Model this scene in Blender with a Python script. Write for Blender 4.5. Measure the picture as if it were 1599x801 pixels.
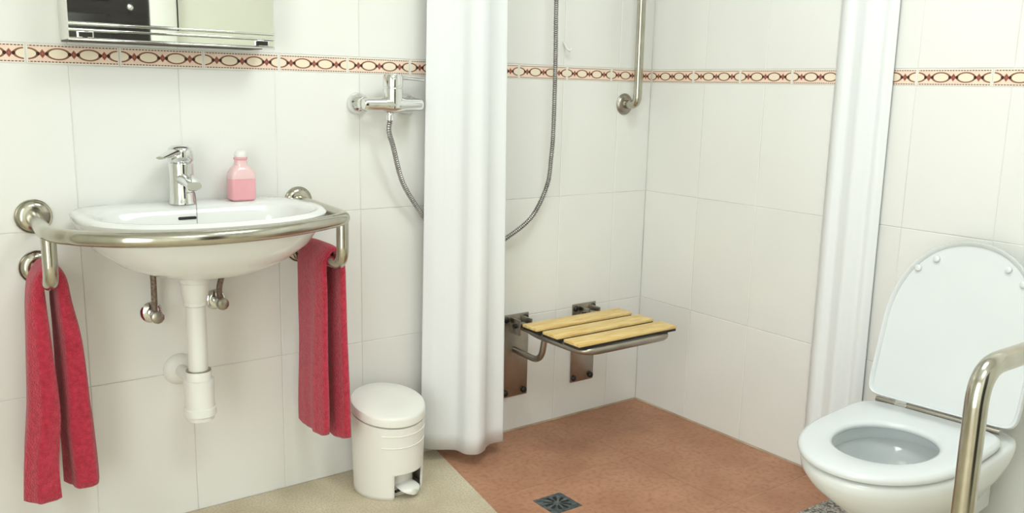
import bpy, bmesh, math, random
from mathutils import Vector, Matrix
random.seed(7)
PI = math.pi
S = bpy.context.scene
COL = S.collection
for o in list(bpy.data.objects): bpy.data.objects.remove(o)

# ------------------------------------------------------------------ camera
CAM = Vector((-2.32529, -2.31717, 1.15548))
cr = Vector((0.805261, -0.592497, 0.022407)); cu = Vector((0.092417, 0.162754, 0.982329)); cf = Vector((0.585674, 0.788960, -0.185817))
cd = bpy.data.cameras.new('camera'); cam = bpy.data.objects.new('camera', cd); COL.objects.link(cam)
m = Matrix((cr, cu, -cf)).transposed().to_4x4(); m.translation = CAM
cam.matrix_world = m
cd.sensor_width = 36.0; cd.lens = 1382.175 * 36.0 / 1599.0; cd.clip_start = 0.02
S.camera = cam
# ------------------------------------------------------------------ world, light, exposure
wd = bpy.data.worlds.new('world'); S.world = wd; wd.use_nodes = True
wd.node_tree.nodes['Background'].inputs[0].default_value = (0.8, 0.85, 0.9, 1)
wd.node_tree.nodes['Background'].inputs[1].default_value = 0.2
S.view_settings.view_transform = 'Standard'; S.view_settings.look = 'None'
S.view_settings.gamma = 1.0; S.view_settings.use_curve_mapping = False
S.view_settings.exposure = 0.18
ROOM_X, ROOM_Y, ROOM_Z = -3.2, -3.0, 2.45
LAMPS = [(-1.0, -1.25, 0.60, 11.5), (-1.9, -2.2, 0.60, 11.5)]      # x, y, size, watts of the two ceiling panels
def area(x, y, z, size, w):
    l = bpy.data.lights.new('ceiling_panel_light', 'AREA'); l.shape = 'SQUARE'; l.size = size; l.energy = w; l.color = (0.90, 1.0, 0.985)
    o = bpy.data.objects.new('ceiling_panel_light', l); COL.objects.link(o); o.location = (x, y, z)
for lx, ly, ls, lw in LAMPS: area(lx, ly, ROOM_Z - 0.052, ls * 0.94, lw)
FILL_PANE = (-2.75, -1.35, 0.10, 2.10)      # tall pane added on the left wall for fill light: y0 y1 z0 z1
l = bpy.data.lights.new('fill_pane_light', 'AREA'); l.shape = 'RECTANGLE'; l.size = FILL_PANE[3] - FILL_PANE[2] - 0.12; l.size_y = FILL_PANE[1] - FILL_PANE[0] - 0.12; l.energy = 10.0; l.color = (0.87, 0.98, 1.0)
o = bpy.data.objects.new('fill_pane_light', l); COL.objects.link(o); o.location = (ROOM_X + 0.045, (FILL_PANE[0] + FILL_PANE[1]) / 2, (FILL_PANE[2] + FILL_PANE[3]) / 2); o.rotation_euler = (0, -PI / 2, 0)

# ------------------------------------------------------------------ materials
MATS = {}
class NT:
    def __init__(s, mat): s.t = mat.node_tree; s.n = s.t.nodes; s.l = s.t.links
    def node(s, kind, **kw):
        n = s.n.new(kind)
        for k, v in kw.items(): setattr(n, k, v)
        return n
    def put(s, sock, v):
        if hasattr(v, 'is_linked') or isinstance(v, bpy.types.NodeSocket): s.l.new(v, sock)
        else: sock.default_value = v
    def math(s, op, a, b=0.0, c=0.0):
        n = s.node('ShaderNodeMath', operation=op); s.put(n.inputs[0], a); s.put(n.inputs[1], b); s.put(n.inputs[2], c); return n.outputs[0]
    def mix(s, f, a, b):
        n = s.node('ShaderNodeMix', data_type='RGBA'); s.put(n.inputs[0], f); s.put(n.inputs[6], a); s.put(n.inputs[7], b); return n.outputs[2]
    def noise(s, scale, detail=3.0, vec=None, stretch=None):
        n = s.node('ShaderNodeTexNoise'); n.inputs['Scale'].default_value = scale; n.inputs['Detail'].default_value = detail
        if vec is None:
            vec = s.node('ShaderNodeNewGeometry').outputs['Position']
        if stretch:
            mp = s.node('ShaderNodeMapping'); mp.inputs['Scale'].default_value = stretch; s.l.new(vec, mp.inputs['Vector']); vec = mp.outputs[0]
        s.l.new(vec, n.inputs['Vector']); return n.outputs['Fac']
    def ramp(s, f, a, b):
        n = s.node('ShaderNodeMapRange'); s.put(n.inputs[0], f); n.inputs[1].default_value = a; n.inputs[2].default_value = b; return n.outputs[0]
    def bump(s, h, strength, dist):
        n = s.node('ShaderNodeBump'); n.inputs['Strength'].default_value = strength; n.inputs['Distance'].default_value = dist
        s.l.new(h, n.inputs['Height']); s.l.new(n.outputs[0], s.b.inputs['Normal'])
def mat(name, col, rough=0.5, metal=0.0, **kw):
    mt = bpy.data.materials.new(name); mt.use_nodes = True
    t = NT(mt); b = t.n['Principled BSDF']; t.b = b
    b.inputs['Base Color'].default_value = (*col, 1); b.inputs['Roughness'].default_value = rough; b.inputs['Metallic'].default_value = metal
    for k, v in kw.items(): b.inputs[k].default_value = v
    MATS[name] = mt
    return t
def srgb(r, g, b):
    f = lambda c: ((c / 255 + 0.055) / 1.055) ** 2.4 if c > 10 else c / 255 / 12.92
    return (f(r), f(g), f(b))
def vary(t, c1, c2, scale, detail=4.0, lo=0.35, hi=0.65, stretch=None):
    f = t.ramp(t.noise(scale, detail, stretch=stretch), lo, hi)
    c = t.mix(f, (*c1, 1), (*c2, 1)); t.l.new(c, t.b.inputs['Base Color']); return c

t = mat('tile', (0.8, 0.79, 0.75), 0.22)
oi = t.node('ShaderNodeObjectInfo')
c0 = t.mix(t.ramp(t.noise(3.0, 2.0), 0.35, 0.65), (0.815, 0.815, 0.785, 1), (0.835, 0.835, 0.81, 1))
hs = t.node('ShaderNodeHueSaturation'); t.l.new(c0, hs.inputs['Color']); t.l.new(t.math('MULTIPLY_ADD', oi.outputs['Random'], 0.03, 0.985), hs.inputs['Value'])
t.l.new(hs.outputs[0], t.b.inputs['Base Color']); t.bump(t.noise(14.0, 2.0), 0.05, 0.01)
t = mat('grout', (0.6, 0.58, 0.54), 0.9); vary(t, (0.58, 0.54, 0.49), (0.82, 0.81, 0.78), 2.5)
t = mat('plaster', (0.80, 0.81, 0.72), 0.85); vary(t, (0.79, 0.80, 0.70), (0.83, 0.83, 0.75), 2.0)
t = mat('ceiling_paint', (0.86, 0.86, 0.84), 0.9); vary(t, (0.85, 0.85, 0.83), (0.87, 0.87, 0.85), 2.0)
# printed border tile: bands of ovals and diamonds between dotted lines, laid out on the tile's own uv
t = mat('border_print', (0.9, 0.75, 0.6), 0.3)
uv = t.node('ShaderNodeSeparateXYZ'); t.l.new(t.node('ShaderNodeUVMap').outputs[0], uv.inputs[0]); u_, v_ = uv.outputs[0], uv.outputs[1]
v0 = t.math('SUBTRACT', v_, 0.5)
w_ = t.math('FRACT', t.math('MULTIPLY', u_, 3.0)); du = t.math('MINIMUM', w_, t.math('SUBTRACT', 1.0, w_))
dd = t.math('SUBTRACT', 0.5, du)
sq = lambda x: t.math('MULTIPLY', x, x)
el = t.math('ADD', sq(t.math('DIVIDE', du, 0.35)), sq(t.math('DIVIDE', v0, 0.275)))
oval = t.math('LESS_THAN', t.math('ABSOLUTE', t.math('SUBTRACT', el, 1.0)), 0.25)
inside = t.math('LESS_THAN', el, 1.0)
di = t.math('ADD', t.math('DIVIDE', dd, 0.115), t.math('DIVIDE', t.math('ABSOLUTE', v0), 0.235))
diamond = t.math('LESS_THAN', di, 1.0)
core = t.math('LESS_THAN', t.math('ABSOLUTE', t.math('SUBTRACT', di, 0.55)), 0.13)
dots = t.math('LESS_THAN', t.math('ADD', sq(t.math('DIVIDE', t.math('SUBTRACT', du, 0.365), 0.055)), sq(t.math('DIVIDE', v0, 0.10))), 1.0)
av = t.math('ABSOLUTE', v0)
line = t.math('LESS_THAN', t.math('ABSOLUTE', t.math('SUBTRACT', av, 0.41)), 0.032)
dash = t.math('LESS_THAN', t.math('FRACT', t.math('MULTIPLY', u_, 27.0)), 0.68)
line = t.math('MULTIPLY', line, dash)
inband = t.math('LESS_THAN', av, 0.43)
margin = t.math('GREATER_THAN', t.math('MINIMUM', u_, t.math('SUBTRACT', 1.0, u_)), 0.018)
bg = t.mix(t.ramp(t.noise(35.0, 2.0), 0.35, 0.65), (*srgb(238, 210, 192), 1), (*srgb(244, 222, 202), 1))
c = t.mix(inside, bg, (*srgb(242, 228, 206), 1))
c = t.mix(oval, c, (*srgb(136, 92, 70), 1))
c = t.mix(diamond, c, (*srgb(168, 100, 82), 1)); c = t.mix(t.math('MULTIPLY', core, diamond), c, (*srgb(122, 60, 50), 1))
c = t.mix(dots, c, (*srgb(52, 14, 12), 1)); c = t.mix(line, c, (*srgb(108, 66, 60), 1))
c = t.mix(t.math('MULTIPLY', inband, margin), (0.82, 0.79, 0.72, 1), c)
t.l.new(c, t.b.inputs['Base Color'])

t = mat('beige_floor', (0.55, 0.48, 0.37), 0.5)
c = vary(t, srgb(192, 178, 150), srgb(222, 211, 188), 5.0, 6.0, 0.3, 0.7); sp = t.ramp(t.noise(180.0, 2.0), 0.42, 0.62)
t.l.new(t.mix(t.math('MULTIPLY', sp, 0.4), c, (*srgb(158, 142, 114), 1)), t.b.inputs['Base Color']); t.bump(t.noise(120.0, 3.0), 0.15, 0.004)
t = mat('brown_floor', (0.36, 0.18, 0.1), 0.55)
c = vary(t, srgb(170, 120, 92), srgb(194, 144, 114), 5.0, 6.0, 0.3, 0.7); sp = t.ramp(t.noise(70.0, 3.0), 0.45, 0.7)
t.l.new(t.mix(t.math('MULTIPLY', sp, 0.5), c, (*srgb(146, 98, 72), 1)), t.b.inputs['Base Color']); t.bump(t.noise(60.0, 4.0), 0.25, 0.004)
t = mat('brown_grout', srgb(160, 118, 92), 0.9); vary(t, srgb(170, 126, 98), srgb(214, 176, 150), 9.0)
t = mat('shaded_floor', (0.2, 0.2, 0.19), 0.5); vary(t, srgb(70, 68, 64), srgb(190, 184, 172), 130.0, 5.0, 0.38, 0.62)  # dark speckle that carries the toilet's shade on the floor
t = mat('ceramic', (0.83, 0.85, 0.84), 0.08); vary(t, (0.74, 0.77, 0.77), (0.77, 0.79, 0.79), 3.0)
t = mat('basin_ceramic', (0.84, 0.845, 0.82), 0.08); vary(t, (0.79, 0.80, 0.78), (0.81, 0.815, 0.80), 3.0)
t = mat('seat_plastic', (0.84, 0.855, 0.85), 0.2); vary(t, (0.67, 0.70, 0.71), (0.70, 0.72, 0.73), 3.0)
t = mat('white_plastic', (0.82, 0.82, 0.78), 0.35); vary(t, (0.81, 0.81, 0.77), (0.84, 0.84, 0.80), 4.0)
t = mat('bin_plastic', (0.82, 0.815, 0.76), 0.32); vary(t, (0.81, 0.805, 0.75), (0.84, 0.83, 0.78), 4.0)
t = mat('curtain_cloth', (0.84, 0.85, 0.86), 0.8); vary(t, (0.80, 0.815, 0.83), (0.83, 0.84, 0.855), 5.0, stretch=(1, 1, 0.2))
t = mat('steel', (0.62, 0.59, 0.52), 0.17, 1.0); vary(t, (0.46, 0.44, 0.37), (0.54, 0.52, 0.45), 20.0)
t = mat('chrome', (0.74, 0.75, 0.74), 0.09, 1.0); vary(t, (0.72, 0.73, 0.72), (0.78, 0.79, 0.78), 10.0)
t = mat('dull_steel', (0.36, 0.33, 0.29), 0.32, 1.0); vary(t, (0.33, 0.30, 0.26), (0.42, 0.39, 0.34), 12.0)
t = mat('hose_steel', (0.42, 0.40, 0.38), 0.35, 1.0); vary(t, (0.32, 0.31, 0.30), (0.44, 0.43, 0.42), 30.0)
t = mat('brown_hose', (0.22, 0.17, 0.13), 0.45, 0.4); vary(t, (0.17, 0.12, 0.09), (0.32, 0.26, 0.21), 200.0)
t = mat('mirror', (0.90, 0.92, 0.86), 0.02, 1.0); vary(t, (0.90, 0.92, 0.86), (0.91, 0.93, 0.87), 2.0)
t = mat('black', (0.012, 0.011, 0.010), 0.45); vary(t, (0.010, 0.009, 0.008), (0.018, 0.016, 0.014), 12.0)
t = mat('dark_door', (0.010, 0.008, 0.007), 0.35); vary(t, (0.008, 0.006, 0.005), (0.018, 0.013, 0.011), 6.0, stretch=(1, 1, 8))
t = mat('white_wood', (0.84, 0.85, 0.80), 0.4); vary(t, (0.83, 0.84, 0.79), (0.86, 0.86, 0.82), 3.0)
t = mat('slat_wood', srgb(232, 194, 118), 0.45)
vary(t, srgb(222, 184, 112), srgb(240, 212, 146), 14.0, 4.0, 0.35, 0.65, stretch=(1, 6, 6)); t.bump(t.noise(40.0, 3.0, stretch=(1, 8, 8)), 0.1, 0.003)
t = mat('towel', srgb(196, 36, 66), 0.95, **{'Sheen Weight': 0.3, 'Sheen Roughness': 0.5})
c = vary(t, srgb(172, 26, 52), srgb(202, 46, 76), 90.0, 6.0, 0.3, 0.7); t.bump(t.noise(260.0, 3.0), 0.9, 0.006)
t = mat('pink_liquid', srgb(246, 158, 172), 0.18, **{'Transmission Weight': 0.15}); vary(t, srgb(248, 176, 186), srgb(250, 188, 196), 8.0)
t = mat('pink_bottle', srgb(250, 196, 202), 0.15, **{'Transmission Weight': 0.2}); vary(t, srgb(252, 212, 214), srgb(252, 220, 222), 8.0)
t = mat('water', (0.70, 0.80, 0.84), 0.03); vary(t, (0.66, 0.77, 0.82), (0.74, 0.83, 0.86), 9.0)
t = mat('grate', srgb(112, 126, 132), 0.35, 0.8); vary(t, srgb(90, 104, 112), srgb(140, 152, 156), 60.0)
t = mat('diffuser', (0.9, 0.9, 0.88), 0.6, **{'Emission Strength': 2.0}); t.b.inputs['Emission Color'].default_value = (1, 0.985, 0.95, 1)
t.l.new(t.mix(t.noise(2.0), (0.88, 0.88, 0.86, 1), (0.9, 0.9, 0.88, 1)), t.b.inputs['Base Color'])

# ------------------------------------------------------------------ helpers
def link(name, me, parent=None, loc=None):
    o = bpy.data.objects.new(name, me); COL.objects.link(o)
    if parent is not None:
        o.parent = parent
        o.matrix_parent_inverse = Matrix.Translation(-WORLD[parent.name]) if parent.name in WORLD else Matrix()
    WORLD[o.name] = Vector((0, 0, 0))
    return o
WORLD = {}
def build(name, bm, mt, parent=None, smooth=True, angle=40):
    bmesh.ops.recalc_face_normals(bm, faces=bm.faces)
    me = bpy.data.meshes.new(name); bm.to_mesh(me); bm.free()
    me.materials.append(MATS[mt])
    if smooth:
        me.polygons.foreach_set('use_smooth', [True] * len(me.polygons))
        me.set_sharp_from_angle(angle=math.radians(angle))
    return link(name, me, parent)
def thing(name, label, cat, loc=(0, 0, 0), group=None):
    o = bpy.data.objects.new(name, None); COL.objects.link(o); o.location = loc; o.empty_display_size = 0.05
    WORLD[o.name] = Vector(loc); tag(o, label, cat, group); return o
def tag(o, label, cat, group=None):
    o['label'] = label; o['category'] = cat
    if group: o['group'] = group
    return o
def struct(o): o['kind'] = 'structure'; return o
def NB(): return bmesh.new()
def box(bm, x0, x1, y0, y1, z0, z1, bev=0.0, seg=2):
    g = bmesh.ops.create_cube(bm, size=1.0)['verts']
    for v in g:
        v.co = Vector(((x0 + x1) / 2 + v.co.x * (x1 - x0), (y0 + y1) / 2 + v.co.y * (y1 - y0), (z0 + z1) / 2 + v.co.z * (z1 - z0)))
    if bev > 0:
        es = list({e for v in g for e in v.link_edges})
        bmesh.ops.bevel(bm, geom=es, offset=bev, segments=seg, affect='EDGES', profile=0.5)
    return bm
def rings(bm, rs, cap0=True, cap1=True):
    """loft between closed rings of equal count"""
    vs = [[bm.verts.new(p) for p in r] for r in rs]; n = len(vs[0])
    for a, b in zip(vs, vs[1:]):
        for i in range(n):
            bm.faces.new((a[i], a[(i + 1) % n], b[(i + 1) % n], b[i]))
    if cap0: bm.faces.new(vs[0])
    if cap1: bm.faces.new(vs[-1])
    return vs
def fillet(pts, rad, n=8):
    pts = [Vector(p) for p in pts]; out = [pts[0]]
    for i in range(1, len(pts) - 1):
        a, b, c = pts[i - 1], pts[i], pts[i + 1]
        r = rad[i - 1] if isinstance(rad, (list, tuple)) else rad
        d1 = (a - b).normalized(); d2 = (c - b).normalized()
        k = min(r, (a - b).length * 0.49, (c - b).length * 0.49)
        p0, p2 = b + d1 * k, b + d2 * k
        for j in range(n + 1):
            s = j / n; out.append(p0 * (1 - s) ** 2 + b * 2 * s * (1 - s) + p2 * s * s)
    out.append(pts[-1]); return out
def catmull(pts, n=10):
    pts = [Vector(p) for p in pts]; P = [pts[0] * 2 - pts[1]] + pts + [pts[-1] * 2 - pts[-2]]; out = []
    for i in range(1, len(P) - 2):
        for j in range(n):
            s = j / n; a, b, c, d = P[i - 1:i + 3]
            out.append(0.5 * (2 * b + (c - a) * s + (2 * a - 5 * b + 4 * c - d) * s * s + (3 * b - a - 3 * c + d) * s ** 3))
    out.append(pts[-1]); return out
def tube(bm, path, r, seg=16, caps=True):
    path = [Vector(p) for p in path]; n = len(path)
    tan = [(path[min(i + 1, n - 1)] - path[max(i - 1, 0)]).normalized() for i in range(n)]
    up = Vector((0, 0, 1)) if abs(tan[0].z) < 0.9 else Vector((1, 0, 0))
    nr = (up - tan[0] * up.dot(tan[0])).normalized(); rs = []
    for i in range(n):
        nr = (nr - tan[i] * nr.dot(tan[i])).normalized(); bn = tan[i].cross(nr)
        rr = r[i] if isinstance(r, (list, tuple)) else r
        rs.append([path[i] + (nr * math.cos(2 * PI * k / seg) + bn * math.sin(2 * PI * k / seg)) * rr for k in range(seg)])
    rings(bm, rs, caps, caps); return bm
def lathe(bm, base, axis, prof, seg=28):
    """prof: (distance along axis, radius)"""
    base = Vector(base); ax = Vector(axis).normalized()
    up = Vector((0, 0, 1)) if abs(ax.z) < 0.9 else Vector((1, 0, 0))
    n1 = (up - ax * up.dot(ax)).normalized(); n2 = ax.cross(n1)
    rings(bm, [[base + ax * d + (n1 * math.cos(2 * PI * k / seg) + n2 * math.sin(2 * PI * k / seg)) * max(r, 1e-4) for k in range(seg)] for d, r in prof])
    return bm
def resample(path, step):
    path = [Vector(p) for p in path]; out = [path[0]]; acc = 0.0
    for a, b in zip(path, path[1:]):
        L = (b - a).length; s = step - acc
        while s <= L: out.append(a.lerp(b, s / L)); s += step
        acc = (acc + L) % step
    return out

# ------------------------------------------------------------------ the room
G = 0.0016            # grout lies this far behind the tile faces
wall_back = struct(build('wall_back', box(NB(), ROOM_X - 0.1, 0.1, G, 0.12, -0.1, ROOM_Z + 0.1), 'grout', smooth=False))
wall_right = struct(build('wall_right', box(NB(), G, 0.12, ROOM_Y - 0.1, G, -0.1, ROOM_Z + 0.1), 'grout', smooth=False))
struct(build('wall_left', box(NB(), ROOM_X - 0.12, ROOM_X, ROOM_Y - 0.1, 0.0, -0.1, ROOM_Z + 0.1), 'plaster', smooth=False))
struct(build('wall_front', box(NB(), ROOM_X, 0.0, ROOM_Y - 0.12, ROOM_Y, -0.1, ROOM_Z + 0.1), 'plaster', smooth=False))
struct(build('ceiling', box(NB(), ROOM_X - 0.1, 0.1, ROOM_Y - 0.1, 0.1, ROOM_Z, ROOM_Z + 0.1), 'ceiling_paint', smooth=False))
# floor: beige slab with the shower tray's corner left out
SH = [(-0.898, 0.0), (-0.985, -0.47), (-1.07, -0.945), (0.0, -0.945), (0.0, 0.0)]
def prism(bm, poly, z0, z1):
    a = [bm.verts.new((x, y, z0)) for x, y in poly]; b = [bm.verts.new((x, y, z1)) for x, y in poly]; n = len(poly)
    bm.faces.new(a); bm.faces.new(b)
    for i in range(n): bm.faces.new((a[i], a[(i + 1) % n], b[(i + 1) % n], b[i]))
    return bm
struct(build('floor', prism(NB(), [(ROOM_X, 0), SH[0], SH[1], SH[2], (0, -0.945), (0, ROOM_Y), (ROOM_X, ROOM_Y)], -0.1, 0.0), 'beige_floor', smooth=False))
floor_sh = struct(build('floor_shower', prism(NB(), SH, -0.1, -0.0035), 'brown_grout', smooth=False))

def tile_mesh(name, w, h, mt, th=0.008, bev=0.0012, uvs=False):
    """tile whose face looks along -y; origin at its lower left front corner"""
    bm = NB(); u = bm.loops.layers.uv.new('UVMap') if uvs else None
    box(bm, 0, w, 0, th, 0, h)
    es = [e for e in bm.edges if all(abs(v.co.y) < 1e-6 for v in e.verts)]
    bmesh.ops.bevel(bm, geom=es, offset=bev, segments=1, affect='EDGES')
    bmesh.ops.recalc_face_normals(bm, faces=bm.faces)
    if uvs:
        for f in bm.faces:
            for l in f.loops: l[u].uv = (l.vert.co.x / w, l.vert.co.z / h)
    me = bpy.data.meshes.new(name); bm.to_mesh(me); bm.free(); me.materials.append(MATS[mt]); return me
J = 0.0008           # half a joint
ROWS = [(0.0, 0.40), (0.40, 0.80), (0.80, 1.188), (1.234, 1.634), (1.634, 2.034), (2.034, ROOM_Z)]
cache = {}
def put_tile(name, wall, along, w, z0, z1, mt, uvs=False):
    key = (name, round(w, 4), round(z1 - z0, 4), mt)
    if key not in cache: cache[key] = tile_mesh(name, w - 2 * J, z1 - z0 - 2 * J, mt, uvs=uvs)
    o = bpy.data.objects.new(name, cache[key]); COL.objects.link(o); o.parent = wall
    dy = random.uniform(0, 0.0004)
    if wall is wall_back: o.location = (along + J, dy, z0 + J)
    else: o.location = (dy, -along - J, z0 + J); o.rotation_euler = (0, 0, -PI / 2)
    return o
def courses(a0, a1, step, off):
    e = [a0]; k = math.ceil((a0 - off) / step + 0.02)
    while off + k * step < a1 - 0.004: e.append(off + k * step); k += 1
    return list(zip(e, e[1:] + [a1]))
for z0, z1 in ROWS:
    for a, b in courses(ROOM_X, 0.0, 0.25, -1.9075): put_tile('wall_tile', wall_back, a, b - a, z0, z1, 'tile')
    for a, b in courses(0.0, -ROOM_Y, 0.25, 0.25): put_tile('wall_tile', wall_right, a, b - a, z0, z1, 'tile')
for a, b in courses(ROOM_X, -0.0015, 0.2, -1.9943): put_tile('border_tile', wall_back, a, b - a, 1.188, 1.234, 'border_print', True)
for a, b in courses(0.0015, -ROOM_Y, 0.2, 0.2): put_tile('border_tile', wall_right, a, b - a, 1.188, 1.234, 'border_print', True)
# the border tile cut at the corner keeps its print at full size
for o in list(wall_back.children):
    if o.name.startswith('border_tile') and o.location.x > -0.21:
        me = o.data = o.data.copy()
        for l in me.uv_layers[0].data: l.uv[0] *= (-0.0015 + 0.1943) / 0.2
# shower floor tiles
xs, ys = [-1.2, -0.40, 0.0], [0.0, -0.395, -0.80, -0.945]
def clip(poly, a, b, c):          # keep a x + b y <= c
    out = []
    for p, q in zip(poly, poly[1:] + poly[:1]):
        dp, dq = a * p[0] + b * p[1] - c, a * q[0] + b * q[1] - c
        if dp <= 0: out.append(p)
        if dp * dq < 0: s = dp / (dp - dq); out.append((p[0] + (q[0] - p[0]) * s, p[1] + (q[1] - p[1]) * s))
    return out
DR = (-0.857, -0.757, -0.566, -0.466)     # drain x0 x1 y0 y1
ex, ey = SH[1][0] - SH[0][0], SH[1][1] - SH[0][1]; el_ = math.hypot(ex, ey); nx_, ny_ = ey / el_, -ex / el_
cc = nx_ * SH[0][0] + ny_ * SH[0][1]
side = 1 if nx_ * -0.3 + ny_ * -0.3 < cc else -1
g = 0.0018
for i in range(2):
    for j in range(3):
        x0, x1, y0, y1 = xs[i] + 0.0008, xs[i + 1] - 0.0008, ys[j + 1] + g, ys[j] - g
        pieces = [(x0, x1, y0, y1)]
        if x0 < DR[1] and x1 > DR[0] and y0 < DR[3] and y1 > DR[2]:
            cut = [(x0, x1, DR[3], y1), (x0, x1, y0, DR[2])]
            if x0 < DR[0]: cut.append((x0, DR[0], DR[2], DR[3]))
            if x1 > DR[1]: cut.append((DR[1], x1, DR[2], DR[3]))
            pieces = cut
        bm = NB(); ok = False
        for a, b, c_, d in pieces:
            if b - a < 0.002 or d - c_ < 0.002: continue
            poly = clip([(a, c_), (b, c_), (b, d), (a, d)], side * nx_, side * ny_, side * cc - 0.002)
            if len(poly) > 2: prism(bm, poly, -0.012, -0.0025); ok = True
        if ok: build('floor_tile', bm, 'brown_floor', floor_sh, smooth=False)
        else: bm.free()
t = mat('stained_sealant', (0.5, 0.42, 0.33), 0.7); vary(t, srgb(150, 122, 98), srgb(196, 178, 154), 6.0, 3.0, 0.3, 0.7)
tri = lambda a, b, e: [(Vector(a) + Vector(v), Vector(b) + Vector(v)) for v in ((0, 0, -0.002), (*[q * 0.0045 for q in e], -0.002), (0, 0, 0.003))]
for a, b, e in (((-0.897, -0.0005, 0), (-0.006, -0.0005, 0), (0, -1)), ((-0.0005, -0.006, 0), (-0.0005, -0.944, 0), (-1, 0))):
    q = tri(a, b, e); bm = NB(); rings(bm, [[v[0] for v in q], [v[1] for v in q]]); build('sealant_bead', bm, 'stained_sealant', floor_sh, smooth=False)
# dark speckled strip standing in for floor shaded by the toilet
struct(build('shade_strip_1', box(NB(), -1.06, -0.003, -1.06, -0.9465, 0.0003, 0.004, 0.001), 'shaded_floor', smooth=False))
# dark door in the wall behind the camera, seen in the mirror
door = struct(build('door_1', box(NB(), -1.76, -1.0, ROOM_Y + 0.001, ROOM_Y + 0.03, 0.005, 2.03), 'dark_door', smooth=False))
for a, b in ((0.12, 0.72), (0.80, 1.49), (1.56, 1.94)):
    build('door_panel', box(NB(), -1.68, -1.20, ROOM_Y + 0.031, ROOM_Y + 0.042, a, b, 0.004), 'dark_door', door)
bm = NB(); lathe(bm, (-1.10, ROOM_Y + 0.03, 1.53), (0, 1, 0), [(0, 0.014), (0.012, 0.012), (0.02, 0.016), (0.034, 0.014), (0.038, 0.0)])
build('hook', bm, 'chrome', door)
bm = NB(); box(bm, -1.86, -1.765, ROOM_Y + 0.001, ROOM_Y + 0.04, 0, 2.12, 0.004); build('door_jamb', bm, 'white_wood', door)
bm = NB(); box(bm, -0.995, -0.86, ROOM_Y + 0.001, ROOM_Y + 0.04, 0, 2.12, 0.004); build('door_jamb', bm, 'white_wood', door)
bm = NB(); box(bm, -1.764, -0.996, ROOM_Y + 0.001, ROOM_Y + 0.04, 2.035, 2.12, 0.004); build('door_head', bm, 'white_wood', door)
# glowing pane and frame, added to brighten the lower walls
wy0, wy1, wz0, wz1 = FILL_PANE
pane = struct(build('fill_pane_1', box(NB(), ROOM_X + 0.012, ROOM_X + 0.02, wy0 + 0.05, wy1 - 0.05, wz0 + 0.05, wz1 - 0.05), 'diffuser', smooth=False))
for a, b, c_, d in ((wy0, wy1, wz0, wz0 + 0.05), (wy0, wy1, wz1 - 0.05, wz1), (wy0, wy0 + 0.05, wz0 + 0.051, wz1 - 0.051), (wy1 - 0.05, wy1, wz0 + 0.051, wz1 - 0.051)):
    build('fill_pane_frame', box(NB(), ROOM_X + 0.001, ROOM_X + 0.04, a, b, c_, d, 0.004), 'white_wood', pane)
# ceiling lamps
for k, (lx, ly, ls, lw) in enumerate(LAMPS):
    L = thing('ceiling_lamp', ('square white ceiling panel lamp above the washbasin and shower', 'square white ceiling panel lamp near the dark door')[k], 'lamp', (lx, ly, ROOM_Z))
    h = ls / 2; bm = NB()
    for a, b, c_, d in ((-h - 0.02, h + 0.02, h, h + 0.02), (-h - 0.02, h + 0.02, -h - 0.02, -h), (-h - 0.02, -h, -h, h), (h, h + 0.02, -h, h)):
        box(bm, lx + a, lx + b, ly + c_, ly + d, ROOM_Z - 0.05, ROOM_Z - 0.001)
    build('frame', bm, 'white_wood', L, smooth=False)
    build('diffuser', box(NB(), lx - h, lx + h, ly - h, ly + h, ROOM_Z - 0.045, ROOM_Z - 0.035), 'diffuser', L, smooth=False)

# ------------------------------------------------------------------ mirror cabinet
x0, x1, yf, zb = -1.922, -1.446, -0.10, 1.241
C = thing('mirror_cabinet', 'mirror-fronted wall cabinet with chrome rails above the washbasin', 'cabinet', ((x0 + x1) / 2, -0.001, zb))
build('body', box(NB(), x0, x1, yf + 0.004, -0.0012, zb + 0.002, 1.78, 0.002), 'white_plastic', C)
xm = -1.682
build('mirror_door', box(NB(), x0 + 0.001, xm - 0.0015, yf - 0.001, yf + 0.003, zb + 0.040, 1.778, 0.0008, 1), 'mirror', C, smooth=False)
build('mirror_door', box(NB(), xm + 0.0015, x1 - 0.001, yf - 0.001, yf + 0.003, zb + 0.034, 1.778, 0.0008, 1), 'mirror', C, smooth=False)
build('door_seam', box(NB(), xm - 0.0014, xm + 0.0014, yf + 0.0, yf + 0.0035, zb + 0.03, 1.778), 'black', C, smooth=False)
build('mirror_strip', box(NB(), x0 + 0.001, x1 - 0.001, yf - 0.001, yf + 0.003, zb + 0.006, zb + 0.0205, 0.0006, 1), 'mirror', C, smooth=False)
build('mirror_strip', box(NB(), x0 + 0.001, x1 - 0.001, yf - 0.001, yf + 0.003, zb + 0.025, zb + 0.033, 0.0006, 1), 'mirror', C, smooth=False)
for z in (0.0, 0.0215, 0.0345):
    build('rail', box(NB(), x0, x1, yf - 0.006, yf + 0.003, zb + z, zb + z + 0.004, 0.001), 'chrome', C)
for xa in (x0 + 0.018, x1 - 0.05):
    bm = NB(); box(bm, xa, xa + 0.034, yf - 0.005, yf - 0.0015, zb + 0.0055, zb + 0.0205, 0.001)
    cl = build('clip', bm, 'chrome', C)
    build('clip_plate', box(NB(), xa + 0.003, xa + 0.031, yf - 0.006, yf - 0.0052, zb + 0.008, zb + 0.018), 'black', cl, smooth=False)
build('underside', box(NB(), x0 + 0.002, x1 - 0.03, yf + 0.004, -0.004, zb - 0.0012, zb + 0.0015), 'black', C, smooth=False)

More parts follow.
